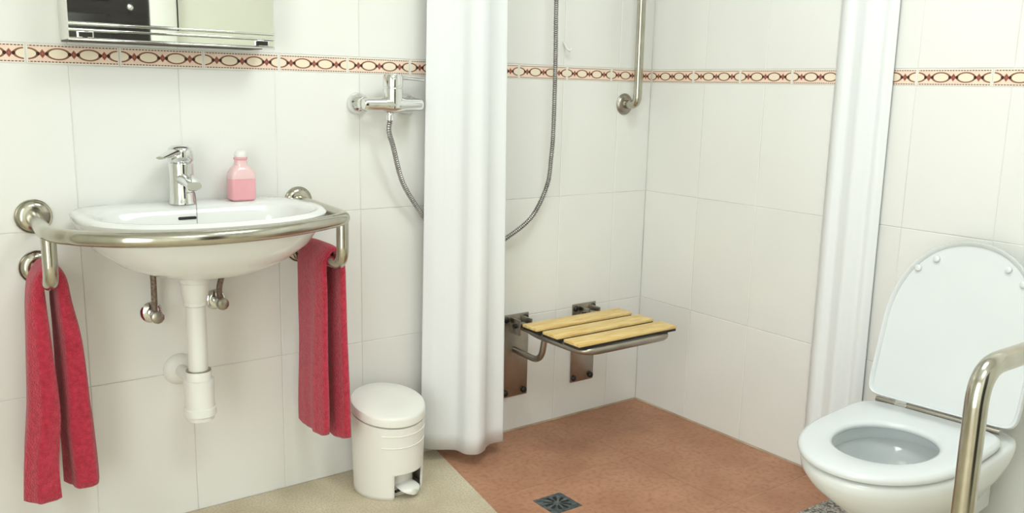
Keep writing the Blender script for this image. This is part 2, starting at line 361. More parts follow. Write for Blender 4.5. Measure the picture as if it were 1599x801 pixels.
# ------------------------------------------------------------------ washbasin
BX = -1.665
def superout(cx, yb, yfr, w, wb, n=64, ym=None):
    """basin outline: squarish back at yb, round front at yfr, half width w (wb at the back)"""
    out = []
    ym = ym if ym is not None else yb + (yfr - yb) * 0.42
    for k in range(n):
        a = 2 * PI * k / n; c_, s = math.cos(a), math.sin(a)
        if s >= 0:   # back half
            e = 2 / 6.5; px = (abs(c_) ** e) * (1 if c_ > 0 else -1); py = abs(s) ** e
            wx = w + (wb - w) * py ** 2
            out.append((cx + px * wx, ym + (yb - ym) * py))
        else:
            e = 2 / 2.35; px = (abs(c_) ** e) * (1 if c_ > 0 else -1); py = abs(s) ** e
            out.append((cx + px * w, ym + (yfr - ym) * py))
    return out
def ringz(out, z): return [(x, y, z) for x, y in out]
B = thing('washbasin', 'white ceramic washbasin mounted on the tiled wall inside the curved steel rail', 'sink', (BX, -0.002, 0.7))
bm = NB(); rs = []
rs.append(ringz(superout(BX, -0.14, -0.26, 0.075, 0.07), 0.700))
rs.append(ringz(superout(BX, -0.10, -0.30, 0.125, 0.12), 0.708))
rs.append(ringz(superout(BX, -0.04, -0.35, 0.195, 0.19), 0.735))
rs.append(ringz(superout(BX, -0.012, -0.39, 0.245, 0.235), 0.772))
rs.append(ringz(superout(BX, -0.005, -0.412, 0.270, 0.254), 0.810))
rs.append(ringz(superout(BX, -0.002, -0.425, 0.284, 0.262), 0.838))
rs.append(ringz(superout(BX, -0.002, -0.428, 0.286, 0.262), 0.848))
rs.append(ringz(superout(BX, -0.006, -0.420, 0.278, 0.256), 0.856))
rs.append(ringz(superout(BX, -0.016, -0.408, 0.262, 0.244), 0.856))
def inner(w, yb, yfr, z):
    return ringz(superout(BX, yb, yfr, w, w * 0.92), z)
rs.append(inner(0.245, -0.118, -0.398, 0.854))
rs.append(inner(0.236, -0.126, -0.392, 0.846))
rs.append(inner(0.222, -0.134, -0.380, 0.818))
rs.append(inner(0.190, -0.150, -0.350, 0.775))
rs.append(inner(0.130, -0.180, -0.305, 0.745))
rs.append(inner(0.030, -0.225, -0.260, 0.735))
rings(bm, rs); build('basin', bm, 'basin_ceramic', B, angle=60)
bm = NB(); lathe(bm, (BX, -0.242, 0.733), (0, 0, 1), [(0, 0.03), (0.004, 0.03), (0.006, 0.024), (0.004, 0.018), (0.003, 0.0)]); build('drain', bm, 'chrome', B)
ov = build('overflow', box(NB(), -1.712, -1.668, -0.1345, -0.126, 0.825, 0.8325, 0.003), 'black', B)
# tap
TX, TY, TZ = -1.680, -0.062, 0.8562
T = thing('basin_tap', 'chrome single-lever tap at the back of the washbasin', 'tap', (TX, TY, TZ))
bm = NB(); lathe(bm, (TX, TY, TZ), (0, 0, 1), [(0, 0.0325), (0.004, 0.0325), (0.007, 0.0305), (0.05, 0.0295), (0.09, 0.0300), (0.10, 0.0300), (0.103, 0.027)]); build('body', bm, 'chrome', T)
bm = NB(); rs = []
for s in range(9):
    f = s / 8; y = TY - 0.012 - f * 0.080; z = TZ + 0.062 + 0.004 * math.sin(f * PI) - 0.010 * f; w = 0.023 - 0.005 * f; h = 0.016 - 0.006 * f
    rs.append([(TX + 0.003 + w * math.cos(a) * abs(math.cos(a)) ** -0.3, y, z + h * math.sin(a)) for a in [2 * PI * (k + 0.5) / 20 for k in range(20)]])
rings(bm, rs); sp = build('spout', bm, 'chrome', T)
bm = NB(); lathe(bm, (TX + 0.003, TY - 0.080, TZ + 0.05), (0, 0, -1), [(-0.003, 0.011), (0.008, 0.011), (0.009, 0.009), (0.007, 0.0)]); build('aerator', bm, 'black', sp)
bm = NB(); lathe(bm, (TX, TY, TZ + 0.104), (0, 0, 1), [(0, 0.028), (0.003, 0.0305), (0.024, 0.0305), (0.034, 0.028), (0.040, 0.020), (0.042, 0.0)]); cap = build('lever_cap', bm, 'chrome', T)
bm = NB(); rs = []
d = Vector((-0.80, -0.60, 0)).normalized(); n_ = Vector((-d.y, d.x, 0))
for s in range(7):
    f = s / 6; p = Vector((TX, TY, TZ + 0.132)) + d * (0.004 + 0.072 * f) + Vector((0, 0, -0.014 * f)); w = 0.023 - 0.011 * f; h = 0.012 - 0.0085 * f
    rs.append([p + n_ * (w * math.cos(a)) + Vector((0, 0, h * math.sin(a))) for a in [2 * PI * k / 14 for k in range(14)]])
rings(bm, rs); build('lever', bm, 'chrome', T)
bm = NB(); tube(bm, catmull([(TX + 0.012, TY - 0.03, TZ + 0.03), (TX + 0.012, TY - 0.06, TZ + 0.032), (TX + 0.008, TY - 0.085, TZ + 0.0), (TX + 0.006, TY - 0.095, TZ - 0.05), (TX + 0.005, TY - 0.13, TZ - 0.095)], 6), 0.0013, 6); build('plug_chain', bm, 'hose_steel', T)
# soap bottle
SX, SY, SZ = -1.529, -0.060, 0.8565
P = thing('soap_bottle', 'pink square-shouldered liquid soap bottle standing on the washbasin edge', 'bottle', (SX, SY, SZ))
def rsq(cx, cy, hx, hy, z, e=0.35, n=32):
    o = []
    for k in range(n):
        a = 2 * PI * k / n; c_, s = math.cos(a), math.sin(a)
        o.append((cx + hx * (abs(c_) ** e) * (1 if c_ >= 0 else -1), cy + hy * (abs(s) ** e) * (1 if s >= 0 else -1), z))
    return o
bm = NB(); rings(bm, [rsq(SX, SY, 0.028, 0.020, SZ), rsq(SX, SY, 0.0325, 0.024, SZ + 0.004), rsq(SX, SY, 0.0328, 0.0245, SZ + 0.030), rsq(SX, SY, 0.0330, 0.0245, SZ + 0.056)]); build('liquid', bm, 'pink_liquid', P)
bm = NB(); rings(bm, [rsq(SX, SY, 0.0335, 0.025, SZ + 0.0562), rsq(SX, SY, 0.0335, 0.025, SZ + 0.060), rsq(SX, SY, 0.0325, 0.0245, SZ + 0.070, 0.4), rsq(SX, SY, 0.025, 0.019, SZ + 0.083, 0.55), rsq(SX, SY, 0.0165, 0.0145, SZ + 0.091, 0.8), rsq(SX, SY, 0.0155, 0.0145, SZ + 0.104, 0.95)]); build('shoulder', bm, 'pink_bottle', P)
bm = NB(); lathe(bm, (SX, SY, SZ + 0.1042), (0, 0, 1), [(0, 0.0165), (0.003, 0.0178), (0.006, 0.0178), (0.007, 0.0165)]); build('collar', bm, 'pink_liquid', P)
bm = NB(); lathe(bm, (SX, SY, SZ + 0.1114), (0, 0, 1), [(0, 0.015), (0.006, 0.0158), (0.013, 0.014), (0.017, 0.009), (0.018, 0.0)]); build('cap', bm, 'white_plastic', P)

# ------------------------------------------------------------------ trap and valves
TRX, TRY = -1.690, -0.165
D = thing('drain_trap', 'white plastic drain pipe and trap under the washbasin', 'pipe', (TRX, TRY, 0.3))
bm = NB(); lathe(bm, (TRX, TRY, 0.6985), (0, 0, -1), [(0.0, 0.036), (0.022, 0.036), (0.024, 0.034)]); build('tailpiece', bm, 'white_plastic', D)
bm = NB(); lathe(bm, (TRX, TRY, 0.675), (0, 0, -1), [(0, 0.0325), (0.006, 0.0335), (0.03, 0.031), (0.047, 0.027), (0.049, 0.0285), (0.056, 0.0285), (0.057, 0.026)]); build('slip_nut', bm, 'white_plastic', D)
bm = NB(); lathe(bm, (TRX, TRY, 0.617), (0, 0, -1), [(0, 0.0235), (0.18, 0.0235)]); build('pipe', bm, 'white_plastic', D)
bm = NB(); lathe(bm, (TRX, TRY, 0.452), (0, 0, -1), [(0, 0.029), (0.003, 0.031), (0.022, 0.031), (0.024, 0.0365), (0.094, 0.0355), (0.096, 0.0395), (0.114, 0.0395), (0.117, 0.034), (0.127, 0.033), (0.130, 0.026), (0.131, 0.0)]); build('trap_cup', bm, 'white_plastic', D)
for z, r in ((0.676, 0.0338), (0.6185, 0.0262), (0.4525, 0.0300)):
    bm = NB(); lathe(bm, (TRX, TRY, z), (0, 0, -1), [(-0.001, r - 0.002), (-0.001, r), (0.001, r), (0.001, r - 0.002)]); build('seal_ring', bm, 'dull_steel', D)
bm = NB(); tube(bm, [(TRX, TRY + 0.02, 0.41), (TRX, -0.01, 0.41)], 0.016); build('outlet_pipe', bm, 'white_plastic', D)
bm = NB(); lathe(bm, (TRX, -0.0006, 0.41), (0, -1, 0), [(0, 0.042), (0.004, 0.041), (0.012, 0.030), (0.016, 0.018)]); build('rosette', bm, 'white_plastic', D)
def valve(x, z, hose, label):
    V = thing('angle_valve', label, 'valve', (x, -0.001, z), 'valves under the washbasin')
    bm = NB(); lathe(bm, (x, -0.0006, z), (0, -1, 0), [(0, 0.027), (0.004, 0.027), (0.010, 0.021), (0.012, 0.012)]); build('rosette', bm, 'chrome', V)
    bm = NB(); lathe(bm, (x, -0.010, z), (0, -1, 0), [(0, 0.010), (0.03, 0.010), (0.032, 0.013), (0.045, 0.013), (0.047, 0.008)]); build('body', bm, 'chrome', V)
    bm = NB(); lathe(bm, (x, -0.057, z), (0, -1, 0), [(0, 0.014), (0.003, 0.016), (0.012, 0.016), (0.015, 0.012)], 10); build('knob', bm, 'dull_steel', V)
    bm = NB(); tube(bm, catmull(hose, 8), 0.0075, 12); build('hose', bm, 'brown_hose', V)
valve(-1.755, 0.573, [(-1.755, -0.04, 0.583), (-1.755, -0.042, 0.62), (-1.757, -0.05, 0.67), (-1.762, -0.062, 0.714)], 'chrome valve with brown hose left of the white drain pipe')
valve(-1.591, 0.587, [(-1.591, -0.04, 0.597), (-1.590, -0.042, 0.63), (-1.582, -0.05, 0.67), (-1.577, -0.062, 0.712)], 'chrome valve with brown hose half hidden behind the white drain pipe')

# ------------------------------------------------------------------ rail round the basin
RX0, RX1, RZ, RR = -2.005, -1.350, 0.832, 0.0165
A = thing('basin_grab_rail', 'stainless steel grab rail curving around the washbasin', 'rail', ((RX0 + RX1) / 2, -0.001, 0.7))
cxr = -1.683
front = [(RX0 - 0.012, -0.232, RZ)]
arc = [(-1.962, -0.345), (-1.89, -0.408), (-1.79, -0.446), (-1.683, -0.455), (-1.58, -0.437), (-1.48, -0.397), (-1.40, -0.353)]
top = fillet([(RX0, -0.004, RZ + 0.004), (RX0 - 0.014, -0.262, RZ)] + [(-1.962, -0.345, RZ)], 0.06)[:-1]
top += catmull([(-1.985, -0.31, RZ)] + [(x, y, RZ) for x, y in arc], 8)[1:-1]
top += fillet([(-1.40, -0.353, RZ), (RX1 - 0.012, -0.322, RZ), (RX1, -0.004, RZ + 0.006)], 0.045)
bm = NB(); tube(bm, top, RR, 18); build('curved_rail', bm, 'steel', A)
ARM = {}
for s, x, yv, zl in ((-1, RX0, -0.250, 0.716), (1, RX1, -0.300, 0.706)):
    xv = x - 0.010
    bm = NB(); tube(bm, fillet([(xv, yv, RZ - 0.008), (xv, yv, zl), (x, -0.004, zl)], 0.05), RR * 0.94, 18); build('lower_arm', bm, 'steel', A)
    ARM[s] = (x, yv, zl)
    for z in (RZ + 0.005, zl):
        bm = NB(); lathe(bm, (x, -0.0006, z), (0, -1, 0), [(0, 0.0405), (0.003, 0.0405), (0.0045, 0.039), (0.0042, 0.036), (0.008, 0.033), (0.011, 0.026), (0.012, 0.018)]); build('flange', bm, 'steel', A)

# ------------------------------------------------------------------ towels
def towel(name, label, path, wy, th, yc, ruff, seed, group):
    """closed bundle of cloth swept along path: list of (x, z); wy half widths, th half thicknesses, yc centres in y (functions of station 0..1)"""
    rnd = random.Random(seed); ph = [rnd.uniform(0, 6.28) for _ in range(8)]
    pts = catmull([(x, 0, z) for x, z in path], 9); n = len(pts); N = 56; rs = []
    for i in range(n):
        f = i / (n - 1); tg = (pts[min(i + 1, n - 1)] - pts[max(i - 1, 0)]).normalized(); nr = Vector((-tg.z, 0, tg.x))
        ring = []
        for k in range(N):
            a = 2 * PI * k / N; c_, s = math.cos(a), math.sin(a)
            ey = abs(s) ** 0.75 * (1 if s >= 0 else -1); en = abs(c_) ** 0.6 * (1 if c_ >= 0 else -1)
            y = ey * wy(f); q = en * th(f)
            edge = abs(f - 0.5) * 2
            q += ruff * edge * (math.sin(y * 62 + ph[0] + 2.0 * f) * 0.55 + math.sin(y * 118 + ph[1] + 5 * f) * 0.3 + math.sin(f * 26 + y * 25 + ph[2]) * 0.22)
            y += ruff * edge * 0.5 * (math.sin(f * 17 + ph[3] + a) * 0.5 + math.sin(a * 5 + f * 7 + ph[4]) * 0.6)
            p = pts[i] + nr * q; ring.append((p.x, yc(f) + y, p.z))
        rs.append(ring)
    bm = NB()
    def cap_ring(r, d):
        c_ = Vector((sum(v[0] for v in r), sum(v[1] for v in r), sum(v[2] for v in r))) / len(r)
        return [tuple(c_.lerp(Vector(v), 0.75) + Vector((0, 0, d))) for v in r]
    rs = [cap_ring(rs[0], -0.008)] + rs + [cap_ring(rs[-1], -0.008)]
    rings(bm, rs)
    o = build(name, bm, 'towel', angle=80); tag(o, label, 'towel', group); return o
lerp = lambda a, b, f: a + (b - a) * f
def seq(*kv):
    def fn(f):
        for (f0, v0), (f1, v1) in zip(kv, kv[1:]):
            if f <= f1: return lerp(v0, v1, (f - f0) / (f1 - f0))
        return kv[-1][1]
    return fn
x, yv, zl = ARM[-1]; zt = zl + RR
towel('hand_towel', 'crimson towel bunched over the rail at the left of the washbasin',
      [(x - 0.043, 0.205), (x - 0.042, 0.30), (x - 0.028, 0.42), (x - 0.026, 0.56), (x - 0.027, 0.66), (x - 0.022, zt - 0.016), (x, zt + 0.013), (x + 0.022, zt - 0.016), (x + 0.027, 0.65), (x + 0.036, 0.56), (x + 0.042, 0.44), (x + 0.044, 0.32), (x + 0.048, 0.205)],
      seq((0, 0.052), (0.3, 0.05), (0.5, 0.055), (0.75, 0.05), (1, 0.052)), seq((0, 0.034), (0.15, 0.031), (0.3, 0.022), (0.42, 0.013), (0.5, 0.009), (0.58, 0.013), (0.75, 0.024), (0.9, 0.031), (1, 0.030)),
      seq((0, -0.135), (0.5, -0.125), (1, -0.10)), 0.010, 3, 'towels on the washbasin rail')
x, yv, zl = ARM[1]; zt = zl + RR
towel('hand_towel', 'crimson towel folded flat over the rail at the right of the washbasin',
      [(x - 0.030, 0.235), (x - 0.029, 0.36), (x - 0.027, 0.50), (x - 0.027, 0.62), (x - 0.025, zt - 0.02), (x, zt + 0.014), (x + 0.024, zt - 0.02), (x + 0.026, 0.62), (x + 0.027, 0.50), (x + 0.028, 0.36), (x + 0.030, 0.212)],
      seq((0, 0.082), (0.5, 0.085), (1, 0.082)), seq((0, 0.015), (0.5, 0.010), (1, 0.017)),
      seq((0, -0.150), (0.5, -0.145), (1, -0.150)), 0.006, 5, 'towels on the washbasin rail')

# ------------------------------------------------------------------ pedal bin
KX, KY = -1.152, -0.150
K = thing('pedal_bin', 'white plastic pedal bin on the beige floor below the shower mixer', 'bin', (KX, KY, 0))
def ov(r, z, sc=1.0, n=48, tilt=0.0):
    out = []
    for k in range(n):
        a = 2 * PI * k / n; x = KX + r * 1.0 * math.cos(a) * sc; y = KY + r * 1.06 * math.sin(a) * sc
        out.append((x, y, z + tilt * (y - KY)))
    return out
TL = 0.17
# body wall with a notch for the pedal at the front (towards -y)
n = 72; bm = NB(); zs = [0.0, 0.012, 0.03, 0.074, 0.077, 0.10, 0.18, 0.232]
vs = []
for zi, z in enumerate(zs):
    rr = lerp(0.099, 0.105, z / 0.232); tl = TL * max(0, (z - 0.08) / 0.152)
    vs.append([bm.verts.new((KX + rr * math.cos(2 * PI * k / n), KY + rr * 1.06 * math.sin(2 * PI * k / n), z + tl * rr * 1.06 * math.sin(2 * PI * k / n))) for k in range(n)])
kc = int(n * 0.75) + 2; half = 6
for a in range(len(zs) - 1):
    for k in range(n):
        if zs[a] < 0.073 and abs(k + 0.5 - kc) < half: continue
        bm.faces.new((vs[a][k], vs[a][(k + 1) % n], vs[a + 1][(k + 1) % n], vs[a + 1][k]))
bm.faces.new(vs[-1])
ob = build('body', bm, 'bin_plastic', K)
md = ob.modifiers.new('wall', 'SOLIDIFY'); md.thickness = 0.004; md.offset = -1
# recessed panel behind the notch
bm = NB(); rs = []
aa = [2 * PI * (kc - half - 0.8 + (2 * half + 1.6) * j / 10) / n for j in range(11)]
for z in (0.0, 0.05, 0.10): rs.append([(KX + 0.072 * math.cos(a), KY + 0.076 * math.sin(a), z) for a in aa] + [(KX + 0.068 * math.cos(a), KY + 0.072 * math.sin(a), z) for a in reversed(aa)])
rings(bm, rs); build('recess', bm, 'bin_plastic', K)
bm = NB(); rings(bm, [ov(0.104, 0.236, tilt=TL), ov(0.1065, 0.238, tilt=TL), ov(0.1065, 0.256, tilt=TL), ov(0.1045, 0.262, tilt=TL), ov(0.099, 0.265, tilt=TL), ov(0.06, 0.267, tilt=TL), ov(0.02, 0.268, tilt=TL)]); build('lid', bm, 'bin_plastic', K)
for z in (0.205, 0.170):
    bm = NB(); tube(bm, [(KX + (lerp(0.099, 0.105, z / 0.232) + 0.0002) * math.cos(a), KY + (lerp(0.099, 0.105, z / 0.232) + 0.0002) * 1.06 * math.sin(a), z + TL * 0.75 * 0.111 * math.sin(a)) for a in [PI * (1.28 + 0.5 * j / 24) for j in range(25)]], 0.0014, 8); build('moulded_band', bm, 'bin_plastic', K)
ka = 2 * PI * (kc) / n; kd = Vector((math.cos(ka), math.sin(ka), 0)); kn = Vector((-kd.y, kd.x, 0))
bm = NB(); rs = []
for s in range(9):
    f = s / 8; p = Vector((KX, KY, 0)) + kd * (0.070 + 0.050 * f) + Vector((0, 0, 0.030 - 0.010 * f * f)); w = 0.033 * math.sqrt(max(0.05, 1 - (max(0, f - 0.55) / 0.5) ** 2))
    rs.append([p + kn * (w * math.cos(a)) + Vector((0, 0, 0.009 * math.sin(a))) for a in [2 * PI * k / 16 for k in range(16)]])
rings(bm, rs); pd = build('pedal', bm, 'bin_plastic', K)
bm = NB(); tube(bm, [Vector((KX, KY, 0.022)) + kd * 0.085 - kn * 0.042, Vector((KX, KY, 0.022)) + kd * 0.085 + kn * 0.042], 0.004, 10); build('pivot', bm, 'black', pd)

# ------------------------------------------------------------------ shower mixer, hose, bar
MX, MY, MZ = -1.090, -0.072, 1.105
M_ = thing('shower_mixer', 'chrome wall-mounted shower mixer with lever, left of the curtain', 'tap', (MX, -0.001, MZ))
for x in (-1.167, -1.013):
    bm = NB(); lathe(bm, (x, -0.0006, MZ), (0, -1, 0), [(0, 0.031), (0.006, 0.031), (0.018, 0.028), (0.028, 0.020), (0.034, 0.014), (0.048, 0.014)]); fl = build('flange', bm, 'chrome', M_)
    bm = NB(); lathe(bm, (x, -0.040, MZ), (0, -1, 0), [(0, 0.019), (0.002, 0.021), (0.016, 0.021), (0.018, 0.019), (0.03, 0.012)], 6); build('nut', bm, 'chrome', fl)
bm = NB(); lathe(bm, (-1.186, MY, MZ), (1, 0, 0), [(0, 0.006), (0.003, 0.014), (0.012, 0.0175), (0.06, 0.0195), (0.075, 0.024), (0.096, 0.0265), (0.117, 0.024), (0.132, 0.0195), (0.18, 0.0175), (0.189, 0.014), (0.192, 0.006)]); build('body', bm, 'chrome', M_)
bm = NB(); lathe(bm, (MX, MY, MZ), (0, 0, 1), [(-0.01, 0.026), (0.025, 0.0275), (0.044, 0.0275), (0.045, 0.025), (0.048, 0.025), (0.049, 0.028), (0.075, 0.028), (0.083, 0.025), (0.086, 0.018), (0.087, 0.0)]); ct = build('control', bm, 'chrome', M_)
bm = NB(); rs = []
for s in range(9):
    f = s / 8; p = Vector((MX + 0.012 + 0.098 * f, MY + 0.006 + 0.016 * f, MZ + 0.076 - 0.006 * f)); w = 0.013 - 0.003 * f; h = 0.0060 - 0.0022 * f
    rs.append([p + Vector((0, w * math.cos(a), h * math.sin(a))) for a in [2 * PI * k / 14 for k in range(14)]])
rings(bm, rs); build('lever', bm, 'chrome', ct)
bm = NB(); lathe(bm, (-1.100, MY, MZ - 0.018), (0, 0, -1), [(0, 0.009), (0.01, 0.009), (0.011, 0.0115), (0.026, 0.0115), (0.028, 0.008)]); build('hose_outlet', bm, 'chrome', M_)
hp = catmull([(-1.100, -0.072, 1.062), (-1.102, -0.070, 1.03), (-1.086, -0.066, 0.984), (-1.044, -0.046, 0.879), (-0.972, -0.030, 0.782), (-0.899, -0.024, 0.698), (-0.815, -0.022, 0.649), (-0.729, -0.024, 0.650), (-0.655, -0.034, 0.681), (-0.570, -0.055, 0.747), (-0.517, -0.064, 0.848), (-0.506, -0.068, 0.940), (-0.502, -0.070, 1.034), (-0.502, -0.070, 1.237), (-0.506, -0.070, 1.434), (-0.506, -0.072, 1.70), (-0.500, -0.078, 1.84)], 24)
hp = resample(hp, 0.0022)
bm = NB(); tube(bm, hp, [0.0078 if i % 3 else 0.0052 for i in range(len(hp))], 10)
tag(build('shower_hose', bm, 'hose_steel', angle=15), 'ribbed metal shower hose looping down from the mixer behind the curtain', 'hose')
# holder and hand shower above the frame
HS = thing('hand_shower', 'chrome hand shower hanging in its wall holder above the fold-down seat', 'shower head', (-0.5, -0.001, 1.85))
bm = NB(); lathe(bm, (-0.5, -0.0006, 1.88), (0, -1, 0), [(0, 0.026), (0.006, 0.026), (0.012, 0.014), (0.06, 0.013), (0.062, 0.018), (0.095, 0.018), (0.097, 0.012)]); build('holder', bm, 'chrome', HS)
bm = NB(); tube(bm, [(-0.5, -0.078, 1.845), (-0.5, -0.082, 1.90), (-0.5, -0.105, 2.0), (-0.5, -0.125, 2.05)], [0.010, 0.012, 0.0115, 0.014], 16); build('handle', bm, 'chrome', HS)
bm = NB(); lathe(bm, (-0.5, -0.118, 2.062), (0, -0.8, -0.6), [(-0.008, 0.012), (0.004, 0.032), (0.02, 0.04), (0.026, 0.038)]); build('spray_head', bm, 'chrome', HS)
tag(build('wall_hook', tube(NB(), catmull([(-0.413, -0.0006, 1.312), (-0.413, -0.008, 1.302), (-0.413, -0.018, 1.290), (-0.405, -0.024, 1.284), (-0.400, -0.026, 1.292)], 6), 0.004, 10), 'white_plastic'), 'small white hook on the tiles between shower hose and upright bar', 'hook')
GX = -0.128
U = thing('wall_grab_bar', 'upright stainless grab bar on the shower wall near the corner', 'rail', (GX, -0.001, 1.1))
bm = NB(); tube(bm, fillet([(GX, -0.004, 1.112), (GX - 0.002, -0.068, 1.112), (GX - 0.006, -0.068, 1.75), (GX - 0.006, -0.004, 1.75)], 0.045), 0.0150, 18); build('bar', bm, 'steel', U)
for z in (1.112, 1.75):
    bm = NB(); lathe(bm, (GX, -0.0006, z), (0, -1, 0), [(0, 0.037), (0.003, 0.037), (0.0045, 0.0355), (0.0042, 0.033), (0.008, 0.030), (0.011, 0.024), (0.012, 0.016)]); build('flange', bm, 'dull_steel', U)

# ------------------------------------------------------------------ fold-down shower seat
F = thing('shower_chair', 'fold-down shower seat with three yellow wooden slats on steel brackets', 'shower seat', (-0.44, -0.001, 0.12))
ZS = 0.402
for xa, xb in ((-0.640, -0.532), (-0.336, -0.228)):
    pl = build('bracket_plate', box(NB(), xa, xb, -0.0055, -0.0008, 0.122, 0.412, 0.002), 'dull_steel', F)
    for z in (0.138, 0.396):
        for x in (xa + 0.014, xb - 0.014):
            bm = NB(); lathe(bm, (x, -0.0055, z), (0, -1, 0), [(0, 0.0105), (0.004, 0.0105), (0.008, 0.007), (0.009, 0.0)], 14); build('bolt_cap', bm, 'black', pl)
    for x in (xa + 0.030, xb - 0.030):
        bm = NB(); box(bm, x - 0.003, x + 0.003, -0.062, -0.004, 0.352, 0.405, 0.002); build('hinge_ear', bm, 'dull_steel', pl)
    bm = NB(); tube(bm, [(xa + 0.018, -0.042, 0.382), (xb - 0.018, -0.042, 0.382)], 0.008, 14); build('hinge_pin', bm, 'black', pl)
xl, xr = -0.612, -0.268
bm = NB(); tube(bm, fillet([(xl + 0.026, -0.042, 0.382), (xl - 0.012, -0.16, ZS - 0.018), (xl - 0.012, -0.405, ZS - 0.018), (xr + 0.012, -0.405, ZS - 0.018), (xr + 0.012, -0.16, ZS - 0.018), (xr - 0.014, -0.042, 0.382)], [0.05, 0.06, 0.06, 0.05]), 0.0115, 14); build('seat_frame', bm, 'dull_steel', F)
for x in (-0.590, -0.285):
    bm = NB(); tube(bm, fillet([(x, -0.005, 0.288), (x, -0.150, 0.283), (x, -0.170, ZS - 0.022)], 0.045), 0.0105, 14); build('support_strut', bm, 'dull_steel', F)
for k in range(3):
    ya = -0.122 - k * 0.1035; yb = ya - 0.074
    bm = NB(); box(bm, -0.648, -0.232, yb, ya, ZS + 0.001, ZS + 0.011, 0.0025); sl = build('slat', bm, 'slat_wood', F)
    build('slat_backing', box(NB(), -0.646, -0.234, yb + 0.001, ya - 0.001, ZS - 0.0065, ZS + 0.0008), 'black', sl, smooth=False)
    for x in (-0.60, -0.28):
        bm = NB(); lathe(bm, (x, (ya + yb) / 2, ZS + 0.011), (0, 0, 1), [(0, 0.006), (0.0008, 0.0058), (0.001, 0.0)], 12); build('screw', bm, 'slat_wood', sl)

# ------------------------------------------------------------------ curtains and rail
RT = 2.08
R_ = thing('curtain_rail', 'white L-shaped curtain rail around the shower corner', 'rail', (-0.92, 0, RT))
bm = NB(); tube(bm, fillet([(-0.90, -0.004, RT), (-0.90, -0.90, RT), (-0.004, -0.90, RT)], 0.12), 0.011, 14); build('rod', bm, 'white_plastic', R_)
bm = NB(); lathe(bm, (-0.90, -0.0006, RT), (0, -1, 0), [(0, 0.025), (0.01, 0.022), (0.012, 0.012)]); build('flange', bm, 'white_plastic', R_)
bm = NB(); lathe(bm, (-0.0006, -0.90, RT), (-1, 0, 0), [(0, 0.025), (0.01, 0.022), (0.012, 0.012)]); build('flange', bm, 'white_plastic', R_)
def curtain(name, label, top, bot, hem, z1=2.06):
    """top, bot: plan polylines with the same number of points; hem(s) gives the lower edge"""
    a = catmull([(x, y, 0) for x, y in top], 10); b = catmull([(x, y, 0) for x, y in bot], 10); n = len(a); rows = 36
    bm = NB(); vs = []
    for r in range(rows + 1):
        f = r / rows; row = []
        for i in range(n):
            z0 = hem(i / (n - 1)); z = lerp(z0, z1, f); p = b[i].lerp(a[i], min(1, f * 1.15) ** 0.9)
            row.append(bm.verts.new((p.x, p.y, z)))
        vs.append(row)
    for r in range(rows):
        for i in range(n - 1): bm.faces.new((vs[r][i], vs[r][i + 1], vs[r + 1][i + 1], vs[r + 1][i]))
    o = build(name, bm, 'curtain_cloth', angle=180)
    md = o.modifiers.new('cloth', 'SOLIDIFY'); md.thickness = 0.0016; md.offset = 0
    tag(o, label, 'curtain', 'shower curtains'); return o
botL = [(-0.985, -0.052), (-0.962, -0.078), (-0.935, -0.092), (-0.912, -0.100), (-0.892, -0.118), (-0.886, -0.160), (-0.862, -0.186), (-0.832, -0.180), (-0.805, -0.158), (-0.775, -0.148), (-0.735, -0.150)]
topL = [(-0.968, -0.058), (-0.945, -0.072), (-0.920, -0.080), (-0.898, -0.090), (-0.876, -0.104), (-0.860, -0.126), (-0.838, -0.138), (-0.814, -0.136), (-0.790, -0.128), (-0.765, -0.122), (-0.738, -0.124)]
curtain('shower_curtain', 'white shower curtain gathered between the pedal bin and the fold-down seat', topL, botL, lambda s: 0.040 + 0.004 * math.sin(s * 7 + 2.0))
botR = [(-0.014, -0.944), (-0.030, -0.925), (-0.026, -0.905), (-0.040, -0.886), (-0.052, -0.868), (-0.046, -0.848), (-0.040, -0.828), (-0.052, -0.808), (-0.046, -0.788), (-0.024, -0.768)]
topR = [(-0.010, -0.936), (-0.022, -0.918), (-0.020, -0.898), (-0.030, -0.878), (-0.036, -0.858), (-0.032, -0.838), (-0.030, -0.818), (-0.036, -0.798), (-0.030, -0.780), (-0.014, -0.762)]
curtain('shower_curtain', 'white shower curtain gathered against the wall behind the toilet', topR, botR, lambda s: 0.045 + 0.006 * math.sin(s * 12))

# ------------------------------------------------------------------ floor drain
DX, DY = (DR[0] + DR[1]) / 2, (DR[2] + DR[3]) / 2
Dn = thing('floor_drain', 'square grey metal floor drain with radial slots in the brown shower floor', 'drain', (DX, DY, -0.003))
h = 0.0495; bm = NB()
build('sump', box(NB(), DX - h + 0.002, DX + h - 0.002, DY - h + 0.002, DY + h - 0.002, -0.0034, -0.0029), 'black', Dn, smooth=False)
